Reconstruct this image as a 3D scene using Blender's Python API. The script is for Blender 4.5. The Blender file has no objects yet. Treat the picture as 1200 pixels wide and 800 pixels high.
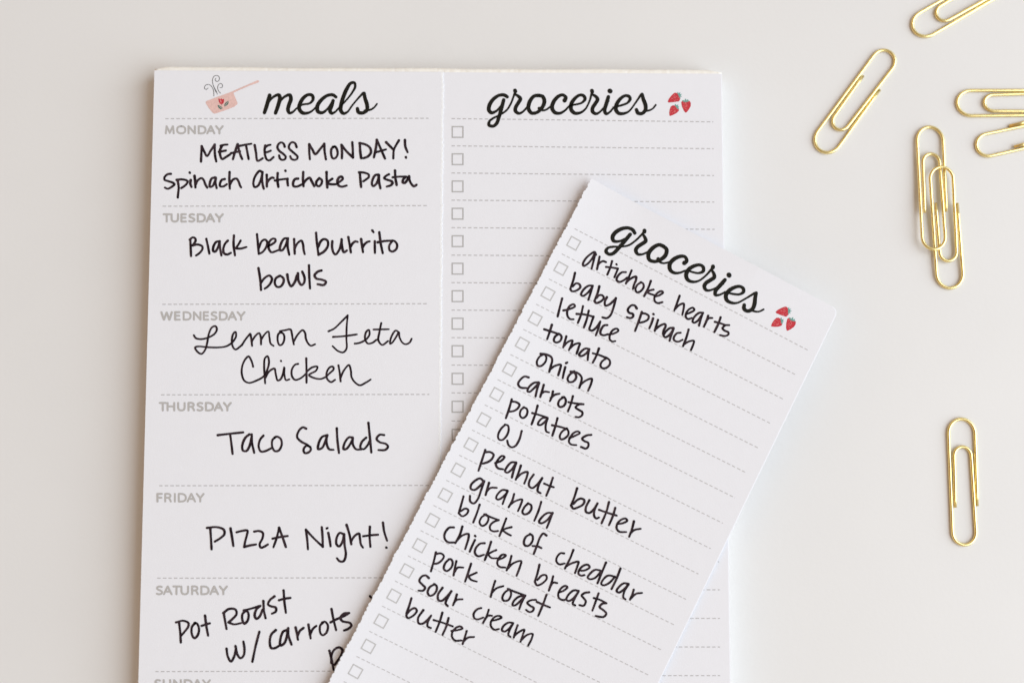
import bpy, bmesh, math, random
from mathutils import Vector, Matrix

random.seed(7)
scene = bpy.context.scene
COL = scene.collection

# ------------------------------------------------------------------ camera
LENS, DIST, TILT = 50.0, 0.3826, math.radians(6.1)
cam_data = bpy.data.cameras.new('camera')
cam_data.lens = LENS
cam_data.sensor_width = 36.0
cam_data.clip_start, cam_data.clip_end = 0.01, 20.0
cam_data.dof.use_dof = True
cam_data.dof.focus_distance = DIST - 0.007
cam_data.dof.aperture_fstop = 5.6
cam = bpy.data.objects.new('camera', cam_data)
COL.objects.link(cam)
cam.location = (0, -DIST * math.sin(TILT), DIST * math.cos(TILT))
cam.rotation_euler = (TILT, 0, 0)
scene.camera = cam

# ------------------------------------------------------------------ world: the soft bounce of a bright room
world = bpy.data.worlds.new('World')
scene.world = world
world.use_nodes = True
nt = world.node_tree
nt.nodes.clear()
w_out = nt.nodes.new('ShaderNodeOutputWorld')
w_bg = nt.nodes.new('ShaderNodeBackground')
w_co = nt.nodes.new('ShaderNodeTexCoord')
w_sep = nt.nodes.new('ShaderNodeSeparateXYZ')
w_ramp = nt.nodes.new('ShaderNodeValToRGB')
w_map = nt.nodes.new('ShaderNodeMapRange')
nt.links.new(w_co.outputs['Generated'], w_sep.inputs[0])
nt.links.new(w_sep.outputs['X'], w_map.inputs['Value'])
w_map.inputs['From Min'].default_value = -1.0
w_map.inputs['From Max'].default_value = 1.0
nt.links.new(w_map.outputs['Result'], w_ramp.inputs['Fac'])
w_ramp.color_ramp.elements[0].position = 0.15
w_ramp.color_ramp.elements[0].color = (0.92, 0.565, 0.295, 1)
w_ramp.color_ramp.elements[1].position = 0.85
w_ramp.color_ramp.elements[1].color = (0.92, 0.98, 1.0, 1)
# the dim ceiling and the photographer leaning over the table
w_dot = nt.nodes.new('ShaderNodeVectorMath')
w_dot.operation = 'DOT_PRODUCT'
nt.links.new(w_co.outputs['Generated'], w_dot.inputs[0])
w_dot.inputs[1].default_value = Vector((-0.22, -0.10, 0.97)).normalized()
w_over = nt.nodes.new('ShaderNodeMapRange')
w_over.interpolation_type = 'SMOOTHSTEP'
w_over.inputs['From Min'].default_value = 0.80
w_over.inputs['From Max'].default_value = 0.94
w_over.inputs['To Min'].default_value = 1.0
w_over.inputs['To Max'].default_value = 0.45
nt.links.new(w_dot.outputs['Value'], w_over.inputs['Value'])
w_mul = nt.nodes.new('ShaderNodeVectorMath')
w_mul.operation = 'SCALE'
nt.links.new(w_ramp.outputs['Color'], w_mul.inputs[0])
nt.links.new(w_over.outputs['Result'], w_mul.inputs['Scale'])
nt.links.new(w_mul.outputs['Vector'], w_bg.inputs['Color'])
w_bg.inputs['Strength'].default_value = 0.62
nt.links.new(w_bg.outputs[0], w_out.inputs['Surface'])

# ------------------------------------------------------------------ the window light, low on the right
def area(name, loc, target, sx, sy, power, color):
    d = bpy.data.lights.new(name, 'AREA')
    d.shape = 'RECTANGLE'
    d.size, d.size_y, d.energy, d.color = sx, sy, power, color
    o = bpy.data.objects.new(name, d)
    COL.objects.link(o)
    o.location = loc
    o.rotation_euler = (Vector(target) - Vector(loc)).to_track_quat('-Z', 'Y').to_euler()
    return o
area('window_light', (1.75, -0.22, 1.35), (0, 0, 0), 2.5, 2.5, 65.5, (0.872, 0.938, 1.0))

scene.view_settings.view_transform = 'Standard'
scene.view_settings.look = 'None'
scene.view_settings.exposure = 0.0
scene.view_settings.gamma = 1.0
scene.view_settings.use_curve_mapping = False
scene.cycles.max_bounces = 8

# ------------------------------------------------------------------ from a place in the photograph to a place on a level
FPX = LENS / 36.0 * 1200.0
RCAM = Matrix.Rotation(TILT, 3, 'X')
def at(x, y, z=0.0):
    d = RCAM @ Vector(((x - 600.0) / FPX, (400.0 - y) / FPX, -1.0))
    t = (z - cam.location.z) / d.z
    return cam.location + d * t
MMPX = 0.0002295

PAD_Z = 0.0064              # height of the pad
SHEET_T = 0.00022           # the meals half stands one sheet proud of the half beside it
LEFT_Z = PAD_Z + SHEET_T
INK = 0.00003

# ------------------------------------------------------------------ materials
def mat(name, color, rough=0.6, metal=0.0, spec=0.5):
    m = bpy.data.materials.new(name)
    m.use_nodes = True
    b = m.node_tree.nodes['Principled BSDF']
    b.inputs['Base Color'].default_value = (*color, 1)
    b.inputs['Roughness'].default_value = rough
    b.inputs['Metallic'].default_value = metal
    b.inputs['Specular IOR Level'].default_value = spec
    return m
def add_grain(m, scale, strength, dist, tint=0.0, tint_scale=60.0, detail=6.0):
    """fine relief, and a slight unevenness of the colour itself"""
    n = m.node_tree
    b = n.nodes['Principled BSDF']
    co = n.nodes.new('ShaderNodeTexCoord')
    t = n.nodes.new('ShaderNodeTexNoise')
    t.inputs['Scale'].default_value = scale
    t.inputs['Detail'].default_value = detail
    n.links.new(co.outputs['Object'], t.inputs['Vector'])
    bp = n.nodes.new('ShaderNodeBump')
    bp.inputs['Strength'].default_value = strength
    bp.inputs['Distance'].default_value = dist
    n.links.new(t.outputs['Fac'], bp.inputs['Height'])
    n.links.new(bp.outputs['Normal'], b.inputs['Normal'])
    if tint:
        t2 = n.nodes.new('ShaderNodeTexNoise')
        t2.inputs['Scale'].default_value = tint_scale
        t2.inputs['Detail'].default_value = 5
        n.links.new(co.outputs['Object'], t2.inputs['Vector'])
        r = n.nodes.new('ShaderNodeValToRGB')
        c = b.inputs['Base Color'].default_value
        r.color_ramp.elements[0].position = 0.3
        r.color_ramp.elements[1].position = 0.7
        r.color_ramp.elements[0].color = (c[0] * (1 - tint), c[1] * (1 - tint), c[2] * (1 - tint), 1)
        r.color_ramp.elements[1].color = (min(1, c[0] * (1 + tint)), min(1, c[1] * (1 + tint)), min(1, c[2] * (1 + tint)), 1)
        n.links.new(t2.outputs['Fac'], r.inputs['Fac'])
        n.links.new(r.outputs['Color'], b.inputs['Base Color'])
    return m
M = {}
M['table'] = add_grain(mat('white_table', (0.768, 0.765, 0.762), 0.45), 900, 0.05, 0.0004, 0.012, 25)
M['paper'] = add_grain(mat('white_paper', (0.810, 0.817, 0.862), 0.75, spec=0.25), 2600, 0.2, 0.00012, 0.006, 400)
M['torn'] = add_grain(mat('torn_paper_fibre', (0.84, 0.84, 0.85), 0.9, spec=0.1), 5000, 0.5, 0.0002)
M['glue'] = add_grain(mat('cream_glue', (0.92, 0.90, 0.845), 0.45), 700, 0.5, 0.0006, 0.03, 150)
M['pen'] = mat('dark_pen_ink', (0.014, 0.006, 0.010), 0.6, spec=0.15)
def uneven_ink(m, dark, light):
    n = m.node_tree
    co, t, r = n.nodes.new('ShaderNodeTexCoord'), n.nodes.new('ShaderNodeTexNoise'), n.nodes.new('ShaderNodeValToRGB')
    t.inputs['Scale'].default_value, t.inputs['Detail'].default_value = 650, 4
    r.color_ramp.elements[0].position, r.color_ramp.elements[1].position = 0.42, 0.72
    r.color_ramp.elements[0].color, r.color_ramp.elements[1].color = (*dark, 1), (*light, 1)
    n.links.new(co.outputs['Object'], t.inputs['Vector'])
    n.links.new(t.outputs['Fac'], r.inputs['Fac'])
    n.links.new(r.outputs['Color'], n.nodes['Principled BSDF'].inputs['Base Color'])
uneven_ink(M['pen'], (0.012, 0.005, 0.009), (0.055, 0.034, 0.042))
def specks(m):
    """a few grains of dust and faint marks on the table"""
    n = m.node_tree
    b = n.nodes['Principled BSDF']
    old = b.inputs['Base Color'].links[0].from_socket
    co = n.nodes.new('ShaderNodeTexCoord')
    v, lim, seed, pick = (n.nodes.new(k) for k in ('ShaderNodeTexVoronoi', 'ShaderNodeMath', 'ShaderNodeMath', 'ShaderNodeMath'))
    v.inputs['Scale'].default_value = 28
    n.links.new(co.outputs['Object'], v.inputs['Vector'])
    lim.operation, lim.inputs[1].default_value = 'LESS_THAN', 0.011
    n.links.new(v.outputs['Distance'], lim.inputs[0])
    sep = n.nodes.new('ShaderNodeSeparateColor')
    n.links.new(v.outputs['Color'], sep.inputs[0])
    seed.operation, seed.inputs[1].default_value = 'GREATER_THAN', 0.55
    n.links.new(sep.outputs[0], seed.inputs[0])
    pick.operation = 'MULTIPLY'
    n.links.new(lim.outputs[0], pick.inputs[0]); n.links.new(seed.outputs[0], pick.inputs[1])
    half = n.nodes.new('ShaderNodeMath')
    half.operation, half.inputs[1].default_value = 'MULTIPLY', 0.35
    n.links.new(pick.outputs[0], half.inputs[0])
    mx = n.nodes.new('ShaderNodeMix')
    mx.data_type = 'RGBA'
    n.links.new(half.outputs[0], mx.inputs['Factor'])
    n.links.new(old, mx.inputs[6])
    mx.inputs[7].default_value = (0.33, 0.30, 0.27, 1)
    n.links.new(mx.outputs[2], b.inputs['Base Color'])
specks(M['table'])
M['print_black'] = mat('black_print', (0.011, 0.010, 0.007), 0.6, spec=0.15)
M['print_grey'] = mat('grey_print', (0.475, 0.46, 0.45), 0.75, spec=0.2)
M['rule_grey'] = mat('grey_rule_print', (0.51, 0.50, 0.51), 0.75, spec=0.2)
M['box_grey'] = mat('grey_box_print', (0.46, 0.455, 0.455), 0.75, spec=0.2)
M['pale_box'] = mat('pale_grey_box_print', (0.52, 0.515, 0.515), 0.75, spec=0.2)
M['pale_rule'] = mat('pale_grey_rule_print', (0.54, 0.53, 0.535), 0.75, spec=0.2)
M['steam'] = mat('dark_grey_print', (0.13, 0.13, 0.13), 0.75, spec=0.2)
M['pink'] = add_grain(mat('pink_print', (0.75, 0.51, 0.47), 0.75, spec=0.2), 3000, 0.1, 0.0001, 0.10, 2500)
M['red'] = add_grain(mat('red_print', (0.55, 0.045, 0.06), 0.75, spec=0.2), 3000, 0.1, 0.0001, 0.18, 3000)
M['green'] = add_grain(mat('green_print', (0.07, 0.17, 0.14), 0.75, spec=0.2), 3000, 0.1, 0.0001, 0.2, 3000)
M['teal'] = add_grain(mat('teal_print', (0.16, 0.36, 0.32), 0.75, spec=0.2), 3000, 0.1, 0.0001, 0.2, 3000)
M['seed'] = mat('pale_seed_print', (0.85, 0.45, 0.42), 0.75, spec=0.2)
M['gold'] = add_grain(mat('gold_wire', (0.97, 0.80, 0.37), 0.19, 1.0), 300, 0.01, 0.00005, 0.03, 300)

# the pad's cut edge: many thin sheets
def sheet_edges():
    m = mat('stacked_sheet_edges', (0.70, 0.68, 0.67), 0.85, spec=0.15)
    n = m.node_tree
    b = n.nodes['Principled BSDF']
    co = n.nodes.new('ShaderNodeTexCoord')
    mp = n.nodes.new('ShaderNodeMapping')
    mp.inputs['Scale'].default_value = (12, 12, 6500)
    t = n.nodes.new('ShaderNodeTexNoise')
    t.inputs['Scale'].default_value = 1.0
    t.inputs['Detail'].default_value = 3
    n.links.new(co.outputs['Object'], mp.inputs['Vector'])
    n.links.new(mp.outputs['Vector'], t.inputs['Vector'])
    bp = n.nodes.new('ShaderNodeBump')
    bp.inputs['Strength'].default_value = 0.6
    bp.inputs['Distance'].default_value = 0.0002
    n.links.new(t.outputs['Fac'], bp.inputs['Height'])
    n.links.new(bp.outputs['Normal'], b.inputs['Normal'])
    return m
M['edges'] = sheet_edges()

# ------------------------------------------------------------------ helpers
def link(name, bm, mats, parent=None, smooth=False):
    me = bpy.data.meshes.new(name)
    bm.to_mesh(me)
    bm.free()
    for m in (mats if isinstance(mats, (list, tuple)) else [mats]):
        me.materials.append(m)
    if smooth:
        for p in me.polygons:
            p.use_smooth = True
    o = bpy.data.objects.new(name, me)
    COL.objects.link(o)
    if parent is not None:
        o.parent = parent
        if parent.type == 'EMPTY':      # meshes are written in the place's own coordinates
            o.matrix_parent_inverse = Matrix.Translation(-Vector(parent.location))
    return o
def thing(name, label, cat, loc, group=None):
    o = bpy.data.objects.new(name, None)
    o.empty_display_size = 0.01
    COL.objects.link(o)
    o.location = loc
    tag(o, label, cat, group)
    return o
def tag(o, label, cat, group=None):
    o['label'], o['category'] = label, cat
    if group:
        o['group'] = group

def spline(pts, step=4.0):
    """Catmull-Rom through the points (x, y, w)"""
    if len(pts) == 2:
        pts = [pts[0], tuple((a + b) / 2 for a, b in zip(*pts)), pts[1]]
    p = [tuple(2 * a - b for a, b in zip(pts[0], pts[1]))] + list(pts) + [tuple(2 * a - b for a, b in zip(pts[-1], pts[-2]))]
    out = []
    for i in range(1, len(p) - 2):
        p0, p1, p2, p3 = p[i - 1:i + 3]
        n = max(2, int(math.dist(p1[:2], p2[:2]) / step))
        # centripetal knots keep tight letters from overshooting
        k = [0.0]
        for a, b in ((p0, p1), (p1, p2), (p2, p3)):
            k.append(k[-1] + max(1e-3, math.dist(a[:2], b[:2])) ** 0.5)
        for j in range(n):
            t = k[1] + (k[2] - k[1]) * j / n
            def lp(a, b, ta, tb):
                f = (t - ta) / (tb - ta)
                return tuple(u + (v - u) * f for u, v in zip(a, b))
            a1, a2, a3 = lp(p0, p1, k[0], k[1]), lp(p1, p2, k[1], k[2]), lp(p2, p3, k[2], k[3])
            b1, b2 = lp(a1, a2, k[0], k[2]), lp(a2, a3, k[1], k[3])
            out.append(lp(b1, b2, k[1], k[2]))
    out.append(pts[-1])
    return out

def ribbon(bm, line, place, mi=0):
    """a flat inked line; line = (x, y, w) in photograph pixels, place = pixel -> point on the paper"""
    n = len(line)
    L, R, dirs = [], [], []
    for i in range(n):
        a, b = line[max(0, i - 1)], line[min(n - 1, i + 1)]
        dx, dy = b[0] - a[0], b[1] - a[1]
        d = math.hypot(dx, dy) or 1.0
        dirs.append((dx / d, dy / d))
        h = line[i][2] / 2
        x, y = line[i][:2]
        L.append(bm.verts.new(place(x + dy / d * h, y - dx / d * h)))
        R.append(bm.verts.new(place(x - dy / d * h, y + dx / d * h)))
    for i in range(n - 1):
        f = bm.faces.new((L[i], R[i], R[i + 1], L[i + 1]))
        f.material_index = mi
    for i, s in ((0, -1), (n - 1, 1)):
        x, y, w = line[i]
        ux, uy = dirs[i]
        fan = []
        for k in range(1, 6):
            a = math.pi * k / 6
            # from the left side round the tip to the right side
            px = x + (uy * math.cos(a) + s * ux * math.sin(a)) * w / 2
            py = y + (-ux * math.cos(a) + s * uy * math.sin(a)) * w / 2
            fan.append(bm.verts.new(place(px, py)))
        vs = [L[i]] + fan + [R[i]]
        f = bm.faces.new(vs if s > 0 else vs[::-1])
        f.material_index = mi

def face_up(bm):
    bmesh.ops.recalc_face_normals(bm, faces=bm.faces)
    for f in bm.faces:
        f.normal_update()
        if f.normal.z < 0:
            f.normal_flip()

def parse(s):
    return [[tuple(float(v) for v in p.split(',')) for p in st.split()] for st in s.split(';') if st.strip()]

def pen_lines(bm, ox, oy, s, surf, base):
    """surf(lift) gives a placing function; every stroke lies a hair above the one before it"""
    for st in parse(s):
        LIFT[0] = (LIFT[0] + 1) % 40
        ph = random.uniform(0, 6.28)
        w0 = base * random.uniform(0.95, 1.06)
        pts = [(ox + x * 0.15, oy + y * 0.15, w0) for x, y in st]
        ln = spline(pts, 0.6)
        n = len(ln)
        out = []
        for i, (x, y, w) in enumerate(ln):
            a, b = ln[max(0, i - 1)], ln[min(n - 1, i + 1)]
            ang = math.atan2(b[1] - a[1], b[0] - a[0])
            k = 1.0 + 0.10 * abs(math.sin(ang)) - 0.05 + 0.06 * math.sin(ph + i * 0.16)
            e = min(i, n - 1 - i) / 4.0
            k *= 1.0 + 0.10 * max(0.0, 1.0 - e) * (1 if i < n / 2 else -0.6)
            out.append((x, y, w * k))
        ribbon(bm, out, surf(INK + LIFT[0] * 0.0000012))
LIFT = [0]
def brush_lines(bm, ox, oy, s, place_of, fn=None):
    for st in parse(s):
        LIFT[0] = (LIFT[0] + 1) % 40
        pts = [(ox + x * 0.15, oy + y * 0.15, (w + 2.6) * 0.15) for x, y, w in st]
        ln = spline(pts, 0.6)
        if fn:
            ln = [(*fn(x, y), w * fn.scale) for x, y, w in ln]
        ribbon(bm, ln, place_of(INK + LIFT[0] * 0.0000012))
def poly(bm, pts, place, mi=0):
    f = bm.faces.new([bm.verts.new(place(x, y)) for x, y in pts])
    f.material_index = mi
    bmesh.ops.triangulate(bm, faces=[f])
def dashes(bm, a, b, place, period, duty, w):
    L = math.dist(a, b)
    ux, uy = (b[0] - a[0]) / L, (b[1] - a[1]) / L
    t = 0.0
    while t < L - 0.5:
        e = min(L, t + period * duty * random.uniform(0.93, 1.07))
        q = [(a[0] + ux * t, a[1] + uy * t), (a[0] + ux * e, a[1] + uy * e)]
        h = w / 2
        poly(bm, [(q[0][0] + uy * h, q[0][1] - ux * h), (q[1][0] + uy * h, q[1][1] - ux * h),
                  (q[1][0] - uy * h, q[1][1] + ux * h), (q[0][0] - uy * h, q[0][1] + ux * h)], place)
        t += period
def square(bm, c, ex, ey, lw, place):
    """the outline of a box: centre, two half-edge vectors, line width"""
    lx, ly = math.hypot(*ex), math.hypot(*ey)
    def P(u, v):
        return bm.verts.new(place(c[0] + ex[0] * u + ey[0] * v, c[1] + ex[1] * u + ey[1] * v))
    iu, iv = 1 - lw / lx, 1 - lw / ly
    o = [P(-1, -1), P(1, -1), P(1, 1), P(-1, 1)]
    i = [P(-iu, -iv), P(iu, -iv), P(iu, iv), P(-iu, iv)]
    for k in range(4):
        bm.faces.new((o[k], o[(k + 1) % 4], i[(k + 1) % 4], i[k]))
# pen strokes: (origin x, origin y, strokes).  A unit of a stroke is 0.15 of a photograph pixel.
HAND_PAGE = [
 ('MEATLESS', 180, 150, '376,143 373,205 371,263; 376,143 396,185 418,220 445,180 478,130; 478,130 478,180 482,225 490,262;'
  '533,142 518,180 524,225 537,244 565,228 598,207; 524,140 550,133 577,130; 511,187 540,182 565,177;'
  '657,128 637,185 620,245; 657,128 668,175 680,215 692,243; 605,198 640,190 676,183; 672,141 715,132 765,124; 722,133 732,185 743,243;'
  '790,135 800,190 812,257 832,251 853,237; 873,138 868,170 872,215 885,247 905,254 938,228; 874,150 892,138 914,132; 870,192 892,188 916,178;'
  '1025,147 1015,122 995,114 974,130 968,155 985,182 1012,202 1032,224 1028,243 1008,250 988,240 981,215;'
  '1118,150 1105,120 1083,112 1062,130 1058,158 1080,182 1107,205 1125,225 1120,243 1098,250 1076,240 1068,222'),
 ('MONDAY!', 340, 150, '150,128 150,190 155,245; 150,128 175,170 197,205 235,165 267,125; 267,125 270,185 280,246;'
  '348,145 325,162 321,205 332,236 350,238 370,212 368,172 352,147 333,147; 402,133 406,190 405,238; 402,133 440,182 491,231; 491,231 490,170 486,112;'
  '545,120 548,180 555,237; 543,119 590,130 624,155 632,190 612,220 575,236 555,237; 678,93 670,160 655,230; 678,93 705,155 742,240; 662,192 702,182 750,168;'
  '750,112 780,142 808,170; 850,98 825,140 810,175 806,238; 897,95 900,145 918,190; 904,228 906,234'),
 ('Spinach Artich', 180, 150, '135,359 110,362 86,385 86,405 115,416 150,428 163,440 142,460 110,475 88,466;'
  '187,405 196,460 189,543; 180,406 225,402 265,415 260,435 237,457 216,470; 290,408 287,435 296,461; 282,349 284,352;'
  '320,375 325,420 327,466; 328,440 345,410 375,392 393,410 404,440 419,466; 480,387 455,395 440,430 440,460 460,455 478,420 488,393; 486,390 484,430 493,470;'
  '556,400 535,405 520,430 520,455 545,457 572,440; 594,345 592,400 596,475; 597,440 620,405 648,396 667,425 675,450 684,464;'
  '850,348 830,335 805,360 785,400 780,440 790,462 815,452 835,415 848,362; 850,345 848,400 854,450 861,475; 884,366 885,410 885,458; 885,430 905,402 925,388 938,391;'
  '970,353 968,410 975,460; 948,411 1000,402 1047,397; 1047,397 1046,420 1050,450; 1030,334 1032,338; 1130,396 1106,400 1090,430 1095,455 1120,458 1162,440'),
 ('hoke Pasta', 340, 150, '103,345 101,400 105,456; 107,430 130,402 153,390 168,415 189,456; 228,393 206,420 206,445 225,456 245,437 248,408 230,393;'
  '285,345 286,400 291,466; 330,397 305,415 290,432 320,440 359,440; 372,430 395,415 412,396 402,380 382,388 370,415 378,448 403,459 442,450;'
  '545,347 549,400 555,461; 538,347 580,350 614,365 614,385 590,405 572,417; 690,365 665,370 643,410 640,443 650,455 673,437 689,402 695,367; 693,368 695,420 706,472;'
  '772,363 752,373 735,392 755,404 790,415 801,430 787,448 755,458; 820,333 823,390 833,446; 802,386 850,381 905,380; 925,384 905,385 885,402 880,425 895,430 917,405 930,378; 930,378 935,412 950,440 967,456 988,444'),
 ('Black bean', 180, 240, '287,272 290,330 293,400; 282,272 305,255 325,262 328,282 310,310 298,320; 305,318 345,310 380,325 380,350 355,380 332,396;'
  '412,266 425,325 436,382; 515,285 490,290 468,325 466,360 480,366 500,340 518,285; 516,285 520,340 530,395; 580,280 558,305 545,345 550,378 575,388 604,375;'
  '628,240 625,310 636,395; 680,280 660,315 642,340; 642,340 680,342 726,330;'
  '808,230 815,300 822,383; 822,383 850,370 880,330 888,290 870,272 845,285 825,335; 890,325 930,305 952,285 950,268 930,265 905,290 900,340 920,370 960,360 985,350;'
  '1050,262 1020,265 990,320 988,355 1005,355 1030,320 1050,262; 1050,262 1048,330 1060,390; 1098,268 1100,320 1103,382; 1103,340 1125,300 1155,280 1168,310 1172,350 1181,385'),
 ('bowls', 180, 240, '820,495 832,570 840,665; 838,610 870,570 905,552 925,575 915,610 890,640 868,655; 985,555 955,575 948,615 965,640 992,638 1015,605 1015,575 990,553;'
  '1045,545 1055,600 1075,636 1105,600 1120,550; 1128,535 1132,590 1155,626 1175,610 1180,570 1162,522'),
 ('ls', 340, 240, '148,472 150,560 156,653; 246,513 220,520 192,550 205,575 250,585 280,600 265,625 215,620'),
 ('burrito', 340, 240, '203,218 210,300 222,390; 222,390 265,365 295,320 292,280 265,268 240,285 220,330; 330,285 328,330 340,375 355,388 385,350 405,275; 402,270 405,320 420,370 444,357;'
  '455,252 465,310 475,372; 470,330 490,300 512,286 528,290; 555,268 562,320 570,370; 565,335 585,305 605,290 622,286; 662,285 662,330 663,376; 642,200 652,214;'
  '697,215 708,300 724,378; 685,293 740,283 800,280; 800,280 775,320 778,355 800,365 830,345 836,310 815,283 795,279'),
 ('Lemon', 180, 350, '315,285 330,307 370,315 430,302 480,270 495,235 482,213 455,225 432,275 420,340 405,395 375,430 345,415 325,380 350,372 420,378 500,380 570,370 620,335 645,290 640,258 622,275 612,325 620,375 640,396 690,362;'
  '690,362 720,315 755,272; 758,278 765,320 770,368; 768,330 800,285 825,268 838,300 840,356; 840,320 870,275 897,255 905,300 915,350 938,368;'
  '1000,262 975,275 970,330 985,362 1005,355 1022,310 1015,275 995,262 985,255 1030,245 1070,240 1080,270 1088,320 1096,356; 1096,330 1130,275 1165,245 1183,265 1190,310 1205,345 1228,366 1262,355'),
 ('Chicken', 180, 350, '778,530 765,485 742,450 715,475 692,530 690,590 710,640 745,656 800,640 860,605 890,550 902,490 890,448 870,465 864,530 868,600 872,660;'
  '875,615 900,570 930,548 945,545 955,590 970,637 990,630 1010,590 1020,535; 1022,540 1022,590 1035,635 1062,628; 995,484 998,488;'
  '1130,508 1105,515 1080,555 1082,605 1105,632 1140,625 1175,600 1195,580; 1193,465 1195,560 1195,655; 1195,570 1240,535 1280,530 1270,560 1215,595 1260,620 1310,625 1345,610'),
 ('en', 340, 350, '280,610 310,580 340,550 335,530 310,535 285,580 290,625 320,650 352,632; 378,520 388,580 395,645; 393,620 420,560 460,517 475,560 480,610 505,650 545,675 590,655 630,630'),
 ('Feta', 340, 350, '300,254 345,232 400,180 450,130; 450,130 442,220 440,310 440,390 415,418 375,408 332,370; 336,298 420,292 522,278; 505,350 540,345 590,320 620,280 615,243 595,258 585,305 605,348 640,345 675,320;'
  '712,190 698,260 690,325 720,360 765,330; 652,240 700,239 772,238; 850,262 825,248 790,300 782,352 800,340 830,295 850,262 855,300 880,345 905,355 935,340 950,312'),
 ('Taco', 170, 460, '568,331 660,320 768,309; 665,322 675,400 684,477; 815,325 785,350 760,410 765,450 790,455 815,420 835,335; 833,325 838,400 853,468; 925,335 900,365 888,420 905,458 940,455 995,428;'
  '1020,345 995,370 995,425 1015,455 1045,450 1068,405 1060,360 1030,342 1010,350'),
 ('Salads', 340, 460, '126,280 100,270 70,295 55,345 85,380 140,410 163,440 145,465 115,470 105,445 125,415 160,422;'
  '285,332 250,345 222,400 220,440 250,430 275,380 292,330; 288,332 285,390 305,440 340,445; 365,278 370,370 382,470; 490,350 460,348 425,395 418,440 440,438 470,400 492,352; 490,352 490,400 515,440 555,443;'
  '595,350 560,385 550,430 575,440 605,410 625,370; 612,235 625,360 635,466; 736,330 700,328 676,360 700,385 750,400 765,420 745,445 690,447'),
 ('PIZZA', 170, 570, '510,325 515,400 520,488; 485,321 560,315 615,335 620,370 590,400 545,428; 668,325 680,395 690,462; 715,355 755,345 800,342 795,380 782,430 775,470; 775,470 820,458 868,450;'
  '852,350 890,345 920,360 918,400 895,450 905,475 930,468 960,450; 1047,320 1030,395 1003,472; 1047,320 1075,395 1100,470; 996,405 1050,393 1115,384'),
 ('Night!', 330, 570, '190,335 200,410 206,488; 190,335 250,400 322,468; 322,468 320,390 314,315; 365,360 375,410 383,464; 353,325 360,321; 485,370 455,360 430,400 430,450 450,465 475,430 488,370; 488,370 492,450 502,530 485,580 455,582 433,558;'
  '508,298 530,370 545,448; 542,430 570,385 605,365 612,400 620,450 636,474; 690,312 688,390 694,468; 638,386 700,378 754,374; 792,280 802,350 824,420; 818,474 822,476'),
 ('Pot', 150, 680, '400,330 408,400 413,482; 375,325 430,312 472,330 470,360 440,400 415,430; 525,330 500,360 500,420 520,448 545,425 555,375 540,335 520,328; 602,272 612,350 626,428; 575,352 610,340 640,332'),
 ('Roast', 150, 680, '748,250 758,310 770,376; 745,252 790,220 840,225 848,260 815,300 785,325; 785,325 830,340 885,330; 920,235 895,260 895,310 910,335 935,310 942,260 925,232 905,240; 905,232 960,218 1035,195; 1032,198 1003,225 990,272 1004,297 1028,280 1052,225;'
  '1058,158 1062,230 1075,293; 1145,122 1110,150 1095,185 1120,200 1155,210 1155,240 1125,257'),
 ('t', 300, 680, '216,75 222,160 234,250; 180,152 225,140 270,134'),
 ('w/', 150, 680, '770,530 780,590 805,630 830,590 845,520; 840,510 855,575 880,605 905,580 910,530 902,475; 1027,398 1000,500 972,632'),
 ('carrots', 300, 680, '155,385 120,420 108,480 120,525 150,525 185,505; 245,385 215,395 190,460 192,505 220,490 240,440 250,375; 252,370 255,430 278,498; 310,365 320,410 328,460; 325,430 345,390 372,368; 410,342 418,395 427,450; 422,420 445,375 472,352;'
  '525,325 502,350 502,405 520,425 550,405 562,350 540,320 515,325; 590,220 605,300 626,385; 582,325 630,300 690,275 728,252; 728,252 690,255 660,290 675,315 735,330 745,350 720,375 688,388'),
 ('p', 300, 680, '573,545 590,610 606,695; 590,640 590,580 615,535 650,520 675,540 665,580 640,620 615,655'),
 ("'", 300, 680, '890,120 900,132'),
]
HEAD_MEALS = [
 (300, 60, '107,346,28 93,395,29 80,440,29 66,482,25; 84,430,12 115,378,16 152,349,20 180,344,25 187,368,29 175,420,29 153,484,26; 165,440,12 200,378,16 238,349,20 265,344,25 273,375,29 258,420,29 250,460,28 262,484,22 285,478,16 318,448,12 360,420,14 420,408,15 446,378,22 440,348,24 410,341,22 375,362,26 345,408,29 338,450,29 362,482,27 400,485,20 435,470,14 472,435,12;'
  '625,359,22 600,343,24 560,347,23 513,380,27 480,430,29 484,472,28 518,482,22 560,450,15 598,395,16; 603,387,24 590,430,29 578,465,28 590,486,23 615,478,15 650,442,12 700,390,12 748,330,14 775,278,18 768,248,20 740,252,22 710,295,28 685,352,29 665,420,29 662,462,29 682,487,24 712,478,15 752,425,12 800,368,13 838,328,18;'
  '845,330,24 853,372,27 868,420,29 866,462,27 832,484,25 800,477,27 793,450,25; 850,465,16 890,460,14 922,442,12 945,413,12'),
]
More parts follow.
